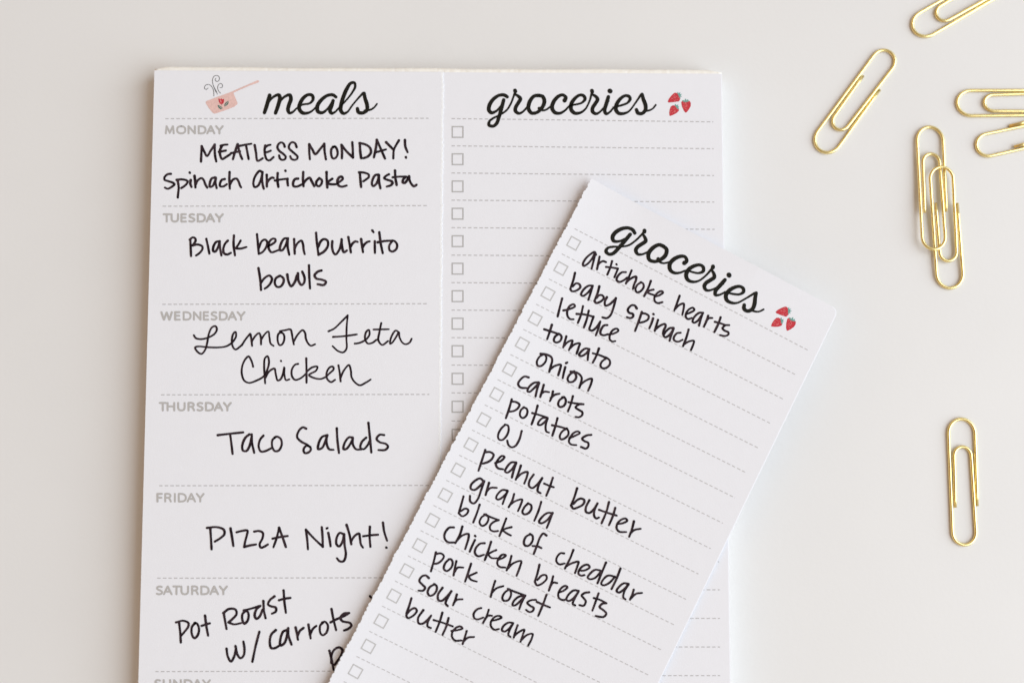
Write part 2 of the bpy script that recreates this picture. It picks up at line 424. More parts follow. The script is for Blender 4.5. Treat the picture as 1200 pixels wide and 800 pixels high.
HEAD_GROC = [
 (560, 60, '230,358,24 205,344,25 165,347,23 120,378,27 90,425,29 87,462,29 107,482,25 145,468,17 185,425,15; 202,382,26 187,440,27 167,510,27 145,568,25 118,587,22 88,578,25 90,550,18 120,525,15 170,500,13 225,462,13 258,410,13 283,345,14 292,318,18; 290,308,28 293,316,28; 291,338,16 315,352,22 333,372,27 318,402,27 296,440,27 294,468,27 320,487,21 350,475,15 392,430,12;'
  '478,347,27 440,352,25 405,397,29 396,450,29 420,484,26 465,478,23 503,440,27 520,395,29 508,357,27 478,347,25; 480,448,24 500,462,16 530,460,13 572,430,12;'
  '678,386,32 688,363,25 663,343,22 630,354,25 592,397,29 580,445,29 602,480,27 640,486,21 680,465,15 718,428,12 770,417,14 812,404,15 838,374,23 824,348,23 795,345,21 757,372,25 730,415,29 730,458,29 757,485,26 800,482,19 840,453,13 873,390,13 890,330,16; 891,310,28 894,318,28; 893,338,16 920,354,22 936,377,27 919,409,27 897,445,27 897,473,27 922,490,21 948,480,15 990,435,12 1022,390,12;'
  '1020,358,26 1005,410,28 991,462,27 1002,490,22 1027,480,15 1062,440,12; 1031,311,34 1035,314,34'),
 (700, 60, '125,440,12 150,434,13 195,422,15 238,403,16 257,373,23 245,353,23 215,350,21 177,377,25 150,420,29 146,460,29 170,487,26 215,486,19 250,468,13 295,410,12 340,343,16; 350,338,24 360,376,27 376,420,29 376,460,27 348,488,25 317,483,27 306,458,25; 365,468,16 400,465,13 433,450,11 457,421,12'),
]
HAND_SLIP = [
 ('artichoke', 660, 270, '256,190 246,168 215,185 175,222 155,262 160,277 190,262 225,222 248,180; 250,178 240,230 222,300; 285,205 275,255 265,304; 270,272 290,250 312,240 335,248;'
  '382,240 368,290 345,345; 335,285 380,290 428,298; 428,298 415,330 400,366; 416,264 419,268; 490,326 458,328 425,360 418,388 440,402 475,388 500,368; 535,312 515,360 490,415; 494,405 530,375 570,361 568,390 555,420 546,456;'
  '610,405 580,425 565,460 575,482 600,478 628,445 625,415 605,403; 685,395 665,450 633,513; 706,462 680,468 652,482; 652,482 680,495 712,505; 714,517 750,507 780,484 768,474 738,487 713,525 718,555 740,567 776,560'),
 ('hearts', 740, 320, '377,177 358,230 335,292; 340,282 375,248 408,238 410,262 398,325; 430,318 460,308 492,286 480,270 450,283 428,312 425,342 442,358 472,350;'
  '560,310 530,310 490,345 478,380 490,387 520,370 552,325; 558,312 542,360 528,410; 600,332 588,370 566,418; 583,378 605,352 633,350; 697,345 680,395 648,460; 652,380 690,390 737,406; 764,406 735,407 712,430 728,448 757,462 758,478 735,490 692,484'),
 ('baby', 630, 310, '293,65 280,120 256,190; 256,190 268,208 305,202 335,175 325,152 300,147 275,172; 432,165 400,165 360,195 340,235 355,245 390,222 425,180; 428,172 415,220 397,275;'
  '483,170 470,220 445,283; 445,283 458,300 495,287 518,260 505,240 480,240 460,262; 542,255 526,290 530,320 560,312 595,282 612,265; 612,262 595,330 570,395 540,418 507,412'),
 ('spinach', 630, 310, '775,342 760,320 735,318 705,352 715,375 745,386 747,405 725,418 698,410; 815,370 795,430 762,518; 812,382 840,382 868,400 865,425 835,445 792,455; 903,420 890,460 873,498; 905,386 909,389'),
 ('nach', 740, 320, '208,365 195,410 183,450; 190,435 225,410 262,397 268,412 252,450 248,478; 330,428 300,430 265,462 252,490 268,500 300,480 328,440; 328,435 312,480 298,528; 385,465 355,470 330,505 335,525 365,535 400,520;'
  '447,440 430,500 403,570; 410,555 445,535 488,528 482,560 465,600'),
 ('lettuce', 630, 310, '192,265 175,330 157,405; 202,358 240,350 292,326 282,310 252,323 232,362 235,403 255,425 282,427; 355,325 340,390 315,455; 400,360 385,425 362,490; 305,385 370,390 437,407; 437,407 415,470 405,505 425,515 460,490 490,445;'
  '490,445 475,500 455,552; 545,472 520,475 495,510 492,540 515,552 545,545; 545,545 590,540 632,515 620,500 590,510 565,550 565,585 585,600 608,597'),
 ('tomat', 630, 310, '112,470 95,525 75,582; 52,505 100,520 160,540; 165,540 135,565 128,595 145,608 175,597 188,565 175,545 158,540; 225,560 212,605 200,647; 207,635 235,605 272,592 266,620 245,668; 255,650 290,622 330,615 322,645 305,695;'
  '405,660 375,655 340,680 325,705 340,714 375,697 402,665; 403,665 395,705 392,745; 480,655 460,710 432,765; 432,692 480,705 535,728'),
 ('o', 580, 390, '870,198 835,225 825,255 840,275 870,273 898,245 897,215 870,192 858,188'),
 ('onion', 580, 390, '385,165 350,185 328,225 335,255 360,258 395,225 402,190 385,165 357,163; 357,163 400,168 440,188 448,215 438,255 425,303; 435,280 470,257 515,248 510,280 495,330; 550,267 540,305 530,353; 556,236 566,230;'
  '620,300 585,325 568,360 580,382 610,380 635,350 630,320 608,302 590,303; 592,302 645,312 677,345 675,380 660,428; 668,405 710,372 757,357 752,395 728,452'),
 ('carrots', 580, 390, '264,347 232,340 195,370 182,400 200,425 250,430; 342,385 305,390 265,425 255,455 270,460 305,432 345,390; 345,390 330,440 318,495; 382,405 370,450 354,500; 363,472 390,458 424,462; 454,456 445,500 430,532; 438,507 470,482 505,474;'
  '540,500 505,525 495,560 510,578 540,567 555,532 545,504 525,500; 610,493 595,550 571,612; 575,540 630,550 692,556; 692,556 655,560 630,580 655,600 682,617 682,640 655,658 630,654'),
 ('potatoes', 560, 450, '265,118 245,190 219,265; 265,135 300,140 325,160 315,185 285,207 245,215; 360,180 335,205 330,245 350,264 375,250 388,215 380,190 355,180; 467,168 450,230 420,313; 425,225 480,240 545,262; 545,262 505,265 475,295 470,315 490,318 520,297 545,265;'
  '545,268 530,320 535,368 557,378; 622,265 605,330 582,402; 580,320 640,332 700,350; 695,345 658,370 640,408 650,430 680,422 708,390 705,360 688,345; 716,420 760,402 797,380 782,368 750,380 720,418 712,450 730,470 770,475;'
  '887,395 850,400 815,425 835,445 862,457 863,485 845,502 806,489'),
 ('OJ', 560, 450, '215,315 180,350 158,400 165,430 190,435 225,402 241,357 235,322 210,315; 343,365 325,430 295,480 265,492 240,475 230,440'),
 ('peanut', 520, 510, '325,112 300,190 272,275; 325,130 365,130 390,150 375,185 345,207 305,220; 403,215 450,197 475,167 455,160 425,188 408,228 425,255 465,264; 567,210 530,210 495,245 480,280 495,290 530,267 565,215; 567,215 548,270 533,328;'
  '603,235 585,290 563,345; 572,330 610,297 655,285 652,315 630,375; 703,305 670,355 668,395 692,410 735,377 770,332; 770,332 740,395 735,435 757,450; 853,330 830,400 802,470; 785,375 820,390 860,404'),
 ('butter', 620, 540, '376,212 355,280 329,345; 329,345 345,370 380,362 425,335 432,305 408,292 375,305 348,335; 472,305 445,360 445,395 470,405 505,377 535,330; 535,330 510,390 510,430 525,447 547,440; 625,320 605,395 567,485; 674,365 655,430 625,500; 548,380 610,402 685,425;'
  '690,490 730,485 767,465 755,448 725,455 692,485 685,525 705,550 760,553; 820,470 805,530 783,590; 793,562 825,537 872,528'),
 ('granola', 520, 510, '310,355 285,335 250,350 215,385 212,415 240,425 280,397 318,355; 318,355 295,420 265,500 235,530 208,515 206,470; 355,370 340,420 328,465; 333,442 365,410 415,408; 497,430 460,425 420,460 410,490 425,500 460,482 500,440; 500,432 480,480 460,535;'
  '550,457 535,510 507,560; 517,542 560,512 612,500 602,540 580,590; 660,530 630,560 615,600 630,615 660,607 685,572 682,542 655,530; 762,518 740,590 708,665; 852,605 810,605 765,640 745,675 760,685 800,667 850,610; 852,603 830,660 805,722'),
 ('block', 520, 510, '155,475 140,530 118,605; 118,607 145,630 180,612 192,582 170,570 132,592; 281,540 260,605 231,678; 330,615 295,640 280,680 300,705 330,692 350,652 340,622 315,615; 318,616 375,640 430,660; 430,660 390,675 362,705 365,735 390,748 425,745;'
  '489,647 465,710 435,785; 530,715 490,725 460,737; 460,740 495,765 525,780'),
 ('of', 480, 600, '945,170 910,190 893,235 905,260 935,257 962,217 960,182 940,168; 1070,180 1045,165 1020,195 995,260 970,325; 962,262 1000,265 1030,278'),
 ('cheddar', 600, 620, '408,187 380,185 350,220 348,250 370,272 412,265; 480,160 455,225 414,305; 425,287 465,265 520,252 512,285 493,340; 525,320 565,320 607,295 592,275 555,285 525,318 520,345 540,360 567,356; 692,320 650,315 610,345 592,375 610,388 650,377 695,330;'
  '735,258 705,330 668,420; 805,368 750,360 710,395 698,425 715,436 760,417 805,370; 848,305 815,390 778,465; 912,425 875,420 835,450 818,480 835,492 870,472 908,430; 910,430 880,480 870,530 887,545; 952,470 940,510 923,547; 932,535 970,502 1016,495'),
 ('chicken', 480, 600, '347,117 310,120 275,165 275,205 300,232 350,235; 413,110 395,170 358,240; 368,222 410,182 460,168 462,195 435,287; 511,215 490,260 470,307; 512,183 516,187; 587,240 550,245 515,285 512,320 535,342 582,330; 637,230 615,300 588,372; 677,294 640,310 612,327;'
  '612,328 640,355 690,358; 690,370 730,355 752,335 725,330 695,362 685,400 705,425 747,430; 796,340 780,400 758,452; 768,437 810,397 872,380 864,420 836,495'),
 ('breasts', 600, 620, '215,275 200,340 179,405; 179,408 195,435 235,422 272,382 265,357 235,358 198,395; 322,365 308,420 288,477; 298,447 320,415 354,418; 372,490 405,477 433,450 415,440 385,458 362,500 368,535 395,550 425,545; 522,480 485,475 445,505 425,545 440,558 475,542 518,490;'
  '518,488 490,540 475,580 494,592; 604,490 570,495 545,515 560,535 577,562 560,595 528,590; 677,498 655,560 628,634; 640,535 690,550 737,575; 737,575 705,580 685,605 715,630 737,655 720,680 690,682 655,675'),
 ('pork', 480, 600, '206,312 190,380 167,460; 206,325 245,320 268,340 255,370 220,397 185,402; 310,365 280,395 268,440 290,458 325,432 337,392 325,367 305,365; 366,380 355,430 344,492; 350,467 375,432 420,430; 481,400 460,465 434,540; 524,470 490,485 460,497; 460,498 480,525 526,540'),
 ('roas', 480, 600, '669,535 650,595 634,660; 643,627 680,592 732,575; 780,600 745,625 725,665 735,688 770,685 792,647 790,615 768,596; 768,596 830,622 905,648; 905,648 850,660 810,700 805,725 825,725 865,692 905,650; 902,652 875,705 857,755; 987,682 950,685 920,705 945,730 970,745 962,770 935,777 910,760'),
 ('t', 600, 620, '270,510 245,580 205,675; 195,565 240,585 297,608'),
 ('sour', 460, 660, '284,112 260,92 230,100 210,135 235,165 255,187 240,210 203,210; 330,160 290,185 275,225 290,250 320,242 345,207 345,175 325,158; 391,188 355,245 360,285 385,290 425,257 460,215; 460,215 430,270 415,310 432,330; 503,240 490,285 473,325; 480,307 505,282 547,278'),
 ('cream', 460, 660, '694,346 665,355 635,390 640,425 665,435 710,420; 752,360 735,410 706,465; 718,442 745,407 778,406; 775,445 815,437 852,420 835,408 800,415 770,452 770,490 795,515 832,510; 942,463 905,460 865,490 855,520 875,530 910,507 940,468; 942,465 915,520 905,555 922,572;'
  '978,480 960,530 947,577; 953,562 990,532 1030,515 1020,550 1000,610; 1010,592 1050,557 1095,548 1085,590 1060,640'),
 ('butter', 460, 660, '148,270 130,330 108,390; 108,405 118,424 160,407 190,367 175,347 140,362 112,395; 241,363 200,425 205,465 235,468 270,442 302,405; 302,405 275,460 275,490 300,502; 390,382 370,450 337,532; 438,425 420,490 391,556; 322,440 390,460 472,490; 460,525 500,520 546,505 530,490 500,498 470,530 465,570 490,600 540,599;'
  '580,525 565,575 548,627; 555,607 590,577 638,572'),
]
# words that sit on one line of the list, as (line in words, pieces of HAND_SLIP)

# ================================================================== THE SETTING
bm = bmesh.new()
bmesh.ops.create_cube(bm, size=1.0)
for v in bm.verts:
    v.co = Vector((v.co.x * 1.6, v.co.y * 1.3, -0.015 + v.co.z * 0.03))
table = link('table_top', bm, M['table'])
table['kind'] = 'structure'

# ================================================================== THE NOTEPAD
PTL, PTR, PBL, PBR = at(181.2, 83.0, PAD_Z), at(845.8, 86.6, PAD_Z), at(162.3, 800, PAD_Z), at(856.3, 800, PAD_Z)
PAD_LEN = 0.232
dl, dr = (PBL - PTL).normalized(), (PBR - PTR).normalized()
PBL, PBR = PTL + dl * PAD_LEN, PTR + dr * PAD_LEN
def padxy(u, v, z):
    a = PTL.lerp(PTR, u)
    b = PBL.lerp(PBR, u)
    p = a.lerp(b, v)
    return Vector((p.x, p.y, z))
pad = thing('notepad', 'thick white meal planner notepad lying flat, meals handwritten on its left half',
            'notepad', ((PTL.x + PTR.x) / 2, (PTL.y + PBL.y) / 2, 0))

# the block of sheets under the top two: thin layers, each a touch out of line
bm = bmesh.new()
rng = random.Random(3)
nl = 22
z0 = 0.00002
for i in range(nl):
    z1 = (PAD_Z - 0.00022) * (i + 1) / nl
    j = [rng.uniform(-0.00007, 0.00007) for _ in range(4)]
    c = [padxy(0, 0, 0) + Vector((j[0], j[1], 0)), padxy(1, 0, 0) + Vector((j[2], j[1], 0)),
         padxy(1, 1, 0) + Vector((j[2], j[3], 0)), padxy(0, 1, 0) + Vector((j[0], j[3], 0))]
    lo = [bm.verts.new((p.x, p.y, z0)) for p in c]
    hi = [bm.verts.new((p.x, p.y, z1)) for p in c]
    bm.faces.new(hi); bm.faces.new(lo[::-1])
    for k in range(4):
        bm.faces.new((lo[k], lo[(k + 1) % 4], hi[(k + 1) % 4], hi[k]))
    z0 = z1 + 0.000003
bmesh.ops.recalc_face_normals(bm, faces=bm.faces)
link('sheet_block', bm, M['edges'], pad)

def sheet_mesh(bm, rows, thick, mi_side=0):
    """rows of top points -> a closed thin sheet"""
    top = [[bm.verts.new(p) for p in r] for r in rows]
    bot = [[bm.verts.new((p[0], p[1], p[2] - thick)) for p in r] for r in rows]
    n, m = len(rows), len(rows[0])
    for i in range(n - 1):
        for j in range(m - 1):
            bm.faces.new((top[i][j], top[i + 1][j], top[i + 1][j + 1], top[i][j + 1]))
            bm.faces.new((bot[i][j], bot[i][j + 1], bot[i + 1][j + 1], bot[i + 1][j]))
    rim = [(i, 0) for i in range(n)] + [(n - 1, j) for j in range(1, m)] + [(i, m - 1) for i in range(n - 2, -1, -1)] + [(0, j) for j in range(m - 2, 0, -1)]
    for k in range(len(rim)):
        a, b = rim[k], rim[(k + 1) % len(rim)]
        f = bm.faces.new((top[a[0]][a[1]], bot[a[0]][a[1]], bot[b[0]][b[1]], top[b[0]][b[1]]))
        f.material_index = mi_side
    bmesh.ops.recalc_face_normals(bm, faces=bm.faces)

# the next sheet, whole, whose right column shows where the top one was torn off
bm = bmesh.new()
sheet_mesh(bm, [[padxy(u / 8, v / 20, PAD_Z) for u in range(8)] + [padxy(0.9985, v / 20, PAD_Z), padxy(1, v / 20, PAD_Z - 0.00004)] for v in range(21)], 0.0002)
right_sheet = link('grocery_page', bm, M['paper'], pad)

# what is left of the top sheet: the meals half, with the torn row of perforations down its right side
def teeth(s, seed, pitch=0.00150, amp=0.00017):
    """the outline of a torn perforation s metres down the edge"""
    k = s / pitch
    i = math.floor(k)
    f = k - i
    r = random.Random(seed * 1000 + i)
    a = amp * r.uniform(0.45, 1.35)
    b = 0.25 * amp * math.sin(s * 420 + seed) + 0.25 * amp * math.sin(s * 1130 + 2 * seed)
    return (a * (1 - abs(2 * f - 1) ** 3) if f < 0.8 else -0.35 * a * math.sin((f - 0.8) / 0.2 * math.pi)) + b
bm = bmesh.new()
E0, E1 = at(518.6, 84, LEFT_Z), at(513.2, 800, LEFT_Z)
de = (E1 - E0).normalized()
rows, fringe = [], []
NS = 760
for k in range(NS + 1):
    v = k / NS
    a = padxy(0, v, LEFT_Z)
    e = E0 + de * (PAD_LEN * v + 0.0001)
    e.z = LEFT_Z
    t = teeth(v * PAD_LEN, 11, amp=0.00013)
    e.x += t - 0.00042
    rows.append([a.lerp(e, q) for q in (0, 0.35, 0.7, 0.93, 1.0)])
    fringe.append((Vector((e.x, e.y, LEFT_Z)), Vector((e.x + 0.00050 + 0.3 * t, e.y, LEFT_Z - 0.00005)), Vector((e.x + 0.00055 + 0.4 * t, e.y, PAD_Z + 0.00002))))
sheet_mesh(bm, rows, SHEET_T - 0.00003)
fv = [[bm.verts.new(p + Vector((0.00001, 0, 0.000004))) for p in r] for r in fringe]
for k in range(NS):
    for q in range(2):
        f = bm.faces.new((fv[k][q], fv[k + 1][q], fv[k + 1][q + 1], fv[k][q + 1]))
        f.material_index = 1
left_sheet = link('meals_page', bm, [M['paper'], M['torn']], pad)

# the padding glue along the head of the pad, a little proud and uneven
bm = bmesh.new()
rng = random.Random(5)
prof = [(0.0, 0.0), (0.8, 0.0004), (1.0, 0.002)] + [(a, PAD_Z - d) for a, d in ((1.0, 0.0013), (0.93, 0.0005), (0.75, 0.00017), (0.4, 0.00006), (0.0, 0.00004))]
NG = 160
ring = []
for k in range(NG + 1):
    u = k / NG
    p = padxy(u, 0, 0)
    w = 0.00125 + 0.00008 * math.sin(u * 17) + 0.00005 * math.sin(u * 41 + 1) + rng.uniform(-0.00002, 0.00002)
    w *= min(1.0, (0.12 + min(u, 1 - u) * 40)) ** 0.5
    ring.append([bm.verts.new((p.x, p.y - 0.00002 + w * a + 0.00002, z + 0.00002)) for a, z in prof])
for k in range(NG):
    for q in range(len(prof) - 1):
        bm.faces.new((ring[k][q], ring[k + 1][q], ring[k + 1][q + 1], ring[k][q + 1]))
bm.faces.new(ring[0]); bm.faces.new(ring[-1][::-1])
bmesh.ops.recalc_face_normals(bm, faces=bm.faces)
link('glue_binding', bm, M['glue'], pad, smooth=True)

def on_left(lift):
    return lambda x, y: at(x, y, LEFT_Z + lift)
def on_right(lift):
    return lambda x, y: at(x, y, PAD_Z + lift)

# ---- printed matter of the meals half
CAPS = {  # width, strokes (cap height 1, y down)
 'M': (0.88, '0.02,1 0.10,0; 0.12,0.02 0.44,0.92; 0.44,0.92 0.76,0.02; 0.78,0 0.86,1'),
 'O': (0.86, '0.43,0 0.18,0.07 0.02,0.28 0,0.5 0.02,0.72 0.18,0.93 0.43,1 0.68,0.93 0.84,0.72 0.86,0.5 0.84,0.28 0.68,0.07 0.43,0'),
 'N': (0.68, '0,1 0,0; 0.02,0.02 0.66,0.98; 0.68,1 0.68,0'),
 'D': (0.72, '0,0 0,1; 0,0.99 0.25,1 0.52,0.94 0.68,0.75 0.72,0.48 0.66,0.22 0.5,0.06 0.25,0 0,0.01'),
 'A': (0.76, '0,1 0.37,0; 0.39,0 0.76,1; 0.14,0.66 0.62,0.66'),
 'Y': (0.70, '0,0 0.35,0.55; 0.70,0 0.35,0.55; 0.35,0.52 0.35,1'),
 'T': (0.62, '0,0 0.62,0; 0.31,0 0.31,1'),
 'U': (0.66, '0,0 0,0.45 0.01,0.70 0.10,0.92 0.33,1 0.56,0.92 0.65,0.70 0.66,0.45 0.66,0'),
 'E': (0.46, '0,0 0,1; 0,0 0.44,0; 0,0.48 0.41,0.48; 0,1 0.46,1'),
 'S': (0.52, '0.48,0.06 0.33,0 0.15,0.03 0.03,0.15 0.04,0.32 0.18,0.44 0.38,0.54 0.51,0.68 0.49,0.86 0.35,0.98 0.16,1 0,0.93'),
 'W': (1.08, '0,0 0.25,1; 0.27,1 0.53,0.05; 0.55,0.05 0.81,1; 0.83,1 1.08,0'),
 'H': (0.68, '0,0 0,1; 0.68,0 0.68,1; 0,0.47 0.68,0.47'),
 'R': (0.58, '0,0 0,1; 0,0 0.25,-0.01 0.45,0.05 0.53,0.2 0.51,0.36 0.36,0.48 0.18,0.51 0,0.51; 0.28,0.50 0.42,0.62 0.50,0.80 0.57,1'),
 'F': (0.44, '0,0 0,1; 0,0 0.44,0; 0,0.50 0.40,0.50'),
 'I': (0.0, '0,0 0,1'),
}
def printed_word(name, text, x0, y0, x1, y1, surf, parent, m):
    """grey sans capitals drawn stroke by stroke, fitted to their place (left top - right bottom, pixels)"""
    wt = 2.25
    x0, x1, y0, y1 = x0 + wt / 2, x1 - wt / 2, y0 + wt / 2, y1 - wt / 2
    gaps = [0.20 + (0.06 if a + b in ('RI', 'ID', 'IR', 'ND', 'UN', 'HU', 'UR', 'ED') else 0) + 0.14
            - (0.16 if a + b in ('AY', 'AT', 'DA', 'SA', 'TU', 'TH') else 0) for a, b in zip(text, text[1:])]
    total = sum(CAPS[c][0] for c in text) + sum(gaps)
    k, h = (x1 - x0) / total, y1 - y0
    bm = bmesh.new()
    x = 0.0
    for i, c in enumerate(text):
        for st in parse(CAPS[c][1]):
            LIFT[0] = (LIFT[0] + 1) % 40
            pts = [(x0 + (x + p[0]) * k, y0 + p[1] * h, wt) for p in st]
            ribbon(bm, spline(pts, 0.6) if len(pts) > 2 else pts, surf(INK + LIFT[0] * 0.0000012))
        x += CAPS[c][0] + (gaps[i] if i < len(gaps) else 0)
    face_up(bm)
    return link(name, bm, m, parent)
for text, x0, y0, x1, y1 in (('MONDAY', 193.0, 147.0, 262.3, 157.6), ('TUESDAY', 190.8, 250.0, 262.4, 260.8),
                             ('WEDNESDAY', 188.2, 364.6, 287.8, 375.6), ('THURSDAY', 186.2, 470.8, 271.8, 481.8),
                             ('FRIDAY', 183.6, 577.2, 239.9, 588.4), ('SATURDAY', 182.8, 685.6, 267.2, 696.9),
                             ('SUNDAY', 180.9, 795.2, 247.2, 806.6)):
    printed_word('day_name', text, x0, y0, x1, y1, on_left, left_sheet, M['print_grey'])
for x0, y0, x1, y1 in ((193.7, 139.2, 502.3, 138.8), (190.6, 241.7, 502.0, 241.0), (190.4, 356.5, 502.8, 355.8), (188.8, 462.4, 503.2, 461.9),
                       (186.6, 568.8, 503.5, 568.4), (184.4, 677.0, 503.8, 676.4), (182.2, 786.3, 504.0, 785.5)):
    bm = bmesh.new()
    dashes(bm, (x0, y0), (x1, y1), on_left(INK), 6.5, 0.62, 1.15)
    face_up(bm)
    link('dashed_rule', bm, M['rule_grey'], left_sheet)

bm = bmesh.new()
for ox, oy, s in HEAD_MEALS:
    brush_lines(bm, ox, oy, s, on_left)
face_up(bm)
link('heading', bm, M['print_black'], left_sheet)

# the little saucepan
bm = bmesh.new()
Z = lambda ox, oy, pts: [(ox + x * 0.15, oy + y * 0.15) for x, y in pts]
rot = lambda pts: pts
lf = on_left
poly(bm, Z(160, 60, [(541, 408), (541, 398), (548, 390), (640, 355), (735, 321), (748, 321), (757, 328), (775, 370), (789, 405), (788, 415), (765, 435), (690, 464), (625, 486), (608, 489), (596, 484), (568, 450)]), lf(INK), 0)
poly(bm, Z(160, 60, [(735, 321), (800, 292), (870, 262), (945, 229), (956, 231), (959, 239), (950, 247), (880, 272), (810, 302), (757, 327)]), lf(INK + 2e-6), 0)
poly(bm, Z(160, 60, [(638, 374), (644, 370), (655, 378), (661, 367), (670, 378), (682, 373), (685, 382), (682, 403), (673, 414), (662, 417), (650, 410), (643, 396)]), lf(INK + 5e-6), 1)
poly(bm, Z(160, 60, [(632, 424), (640, 422), (655, 430), (668, 438), (673, 447), (668, 453), (655, 455), (642, 446)]), lf(INK + 5e-6), 2)
poly(bm, Z(160, 60, [(684, 431), (686, 415), (700, 398), (717, 389), (720, 402), (714, 418), (700, 428), (688, 434)]), lf(INK + 5e-6), 2)
for st, mi in (('646,432,3 660,444,3 672,452,3', 0), ('690,428,3 702,412,3 714,398,3', 0), ('663,418,5 668,425,4', 2), ('655,385,4 662,400,4', 0)):
    ribbon(bm, spline([(160 + x * 0.15, 60 + y * 0.15, w * 0.15) for x, y, w in parse(st)[0]], 0.5), lf(INK + 8e-6), mi)
for st in ('632,338,5 622,312,5 605,280,5 594,245,5 597,212,5 613,193,5 635,193,5 648,210,5 642,232,5 624,237,5 614,224,5 622,212,4',
           '604,352,5 603,318,5 594,288,5 575,266,5 550,262,5 533,277,5 532,294,5 546,300,5 560,288,4', '600,270,5 612,300,5 622,322,5',
           '656,330,5 640,310,5 634,285,5 642,262,5 658,254,5 672,266,5 668,284,5 652,287,4'):
    ribbon(bm, spline([(160 + x * 0.15, 60 + y * 0.15, w * 0.15) for x, y, w in parse(st)[0]], 0.5), lf(INK + 3e-6), 3)
face_up(bm)
link('saucepan_picture', bm, [M['pink'], M['red'], M['green'], M['steam']], left_sheet)

# ---- pen writing of the meals half: one object per written line
pen = {t: (ox, oy, s) for t, ox, oy, s in HAND_PAGE}
for words, w in ((('MEATLESS', 'MONDAY!'), 2.75), (('Spinach Artich', 'hoke Pasta'), 2.8), (('Black bean', 'burrito'), 2.75), (('bowls', 'ls'), 2.75),
                 (('Lemon', 'Feta'), 2.25), (('Chicken', 'en'), 2.3), (('Taco', 'Salads'), 2.65), (('PIZZA', 'Night!'), 2.75), (('Pot', 'Roast', 't'), 2.8),
                 (('w/', 'carrots'), 2.8), (('p', "'"), 2.8)):
    bm = bmesh.new()
    for t in words:
        pen_lines(bm, *pen[t], on_left, w)
    face_up(bm)
    link('handwriting', bm, M['pen'], left_sheet)

# ---- printed matter of the grocery column
def tabl(v, t):
    for (a, p), (b, q) in zip(t, t[1:]):
        if v <= b:
            break
    return p + (q - p) * (v - a) / (b - a)
YL = [(0, 139.1), (1, 171.0), (3, 234.6), (9, 427.6), (10, 460.1), (11, 493.0), (17, 690.4), (20, 791.0), (23, 893.0)]
YR = [(0, 143.0), (1, 174.4), (2, 205.8), (3, 236.9), (4, 268.8), (9, 429.0), (17, 690.6), (20, 791.0), (23, 893.0)]
XR = [(0, 835.8), (4, 837.5), (17, 843.4), (20, 844.0), (23, 845.0)]
for i in range(22):
    bm = bmesh.new()
    dashes(bm, (529.2, tabl(i, YL)), (tabl(i, XR), tabl(i, YR)), on_right(INK), 6.5, 0.62, 1.15)
    face_up(bm)
    link('dashed_rule', bm, M['rule_grey'], right_sheet)
    if i == 21:
        break
    bm = bmesh.new()
    ym = tabl(i + 0.5, YL)
    h = 7.0 + 0.012 * i
    square(bm, (536.3, ym - 0.2), (h, 0), (0, h), 1.5, on_right(INK))
    face_up(bm)
    link('checkbox', bm, M['box_grey'], right_sheet)
def grocery_heading(surf, fn, parent):
    bm = bmesh.new()
    for ox, oy, s in HEAD_GROC:
        brush_lines(bm, ox, oy, s, surf, fn)
    face_up(bm)
    link('heading', bm, M['print_black'], parent)
BERRIES = (
    ([(549, 397), (558, 375), (578, 349), (598, 329), (608, 325), (625, 330), (640, 345), (648, 362), (645, 382), (638, 393), (600, 399), (560, 403)],
     [(624, 328), (630, 319), (635, 332), (648, 320), (645, 337), (662, 335), (650, 347), (661, 358), (646, 357), (652, 374), (641, 362), (632, 345)]),
    ([(655, 402), (662, 392), (680, 388), (705, 386), (724, 392), (731, 408), (729, 432), (712, 462), (697, 480), (689, 481), (676, 466), (662, 435)],
     [(660, 387), (676, 384), (682, 390), (686, 374), (693, 372), (697, 388), (708, 376), (712, 386), (721, 390), (710, 396), (694, 400), (674, 398)]),
    ([(563, 504), (562, 482), (566, 455), (574, 434), (588, 424), (606, 426), (627, 442), (638, 458), (636, 468), (620, 484), (595, 498), (570, 507)],
     [(604, 424), (610, 412), (618, 425), (632, 416), (629, 430), (641, 432), (632, 441), (640, 452), (628, 454), (618, 441)]))
def berries(surf, fn, parent):
    for red, leaf in BERRIES:
        bm = bmesh.new()
        mp = lambda pts: [fn(700 + x * 0.15, 60 + y * 0.15) for x, y in pts]
        poly(bm, mp(red), surf(INK), 0)
        poly(bm, mp(leaf), surf(INK + 4e-6), 1)
        cx, cy = sum(p[0] for p in red) / len(red), sum(p[1] for p in red) / len(red)
        rr = random.Random(int(cx))
        for _ in range(14):
            a, r = rr.uniform(0, 6.28), rr.uniform(4, 30)
            x, y = cx + r * math.cos(a), cy + r * math.sin(a)
            poly(bm, mp([(x - 2, y), (x, y - 2.6), (x + 2, y), (x, y + 2.6)]), surf(INK + 3e-6), 2)
        face_up(bm)
        link('strawberry_picture', bm, [M['red'], M['teal'], M['seed']], parent)
same = lambda x, y: (x, y)
same.scale = 1.0
grocery_heading(on_right, same, right_sheet)
berries(on_right, same, right_sheet)

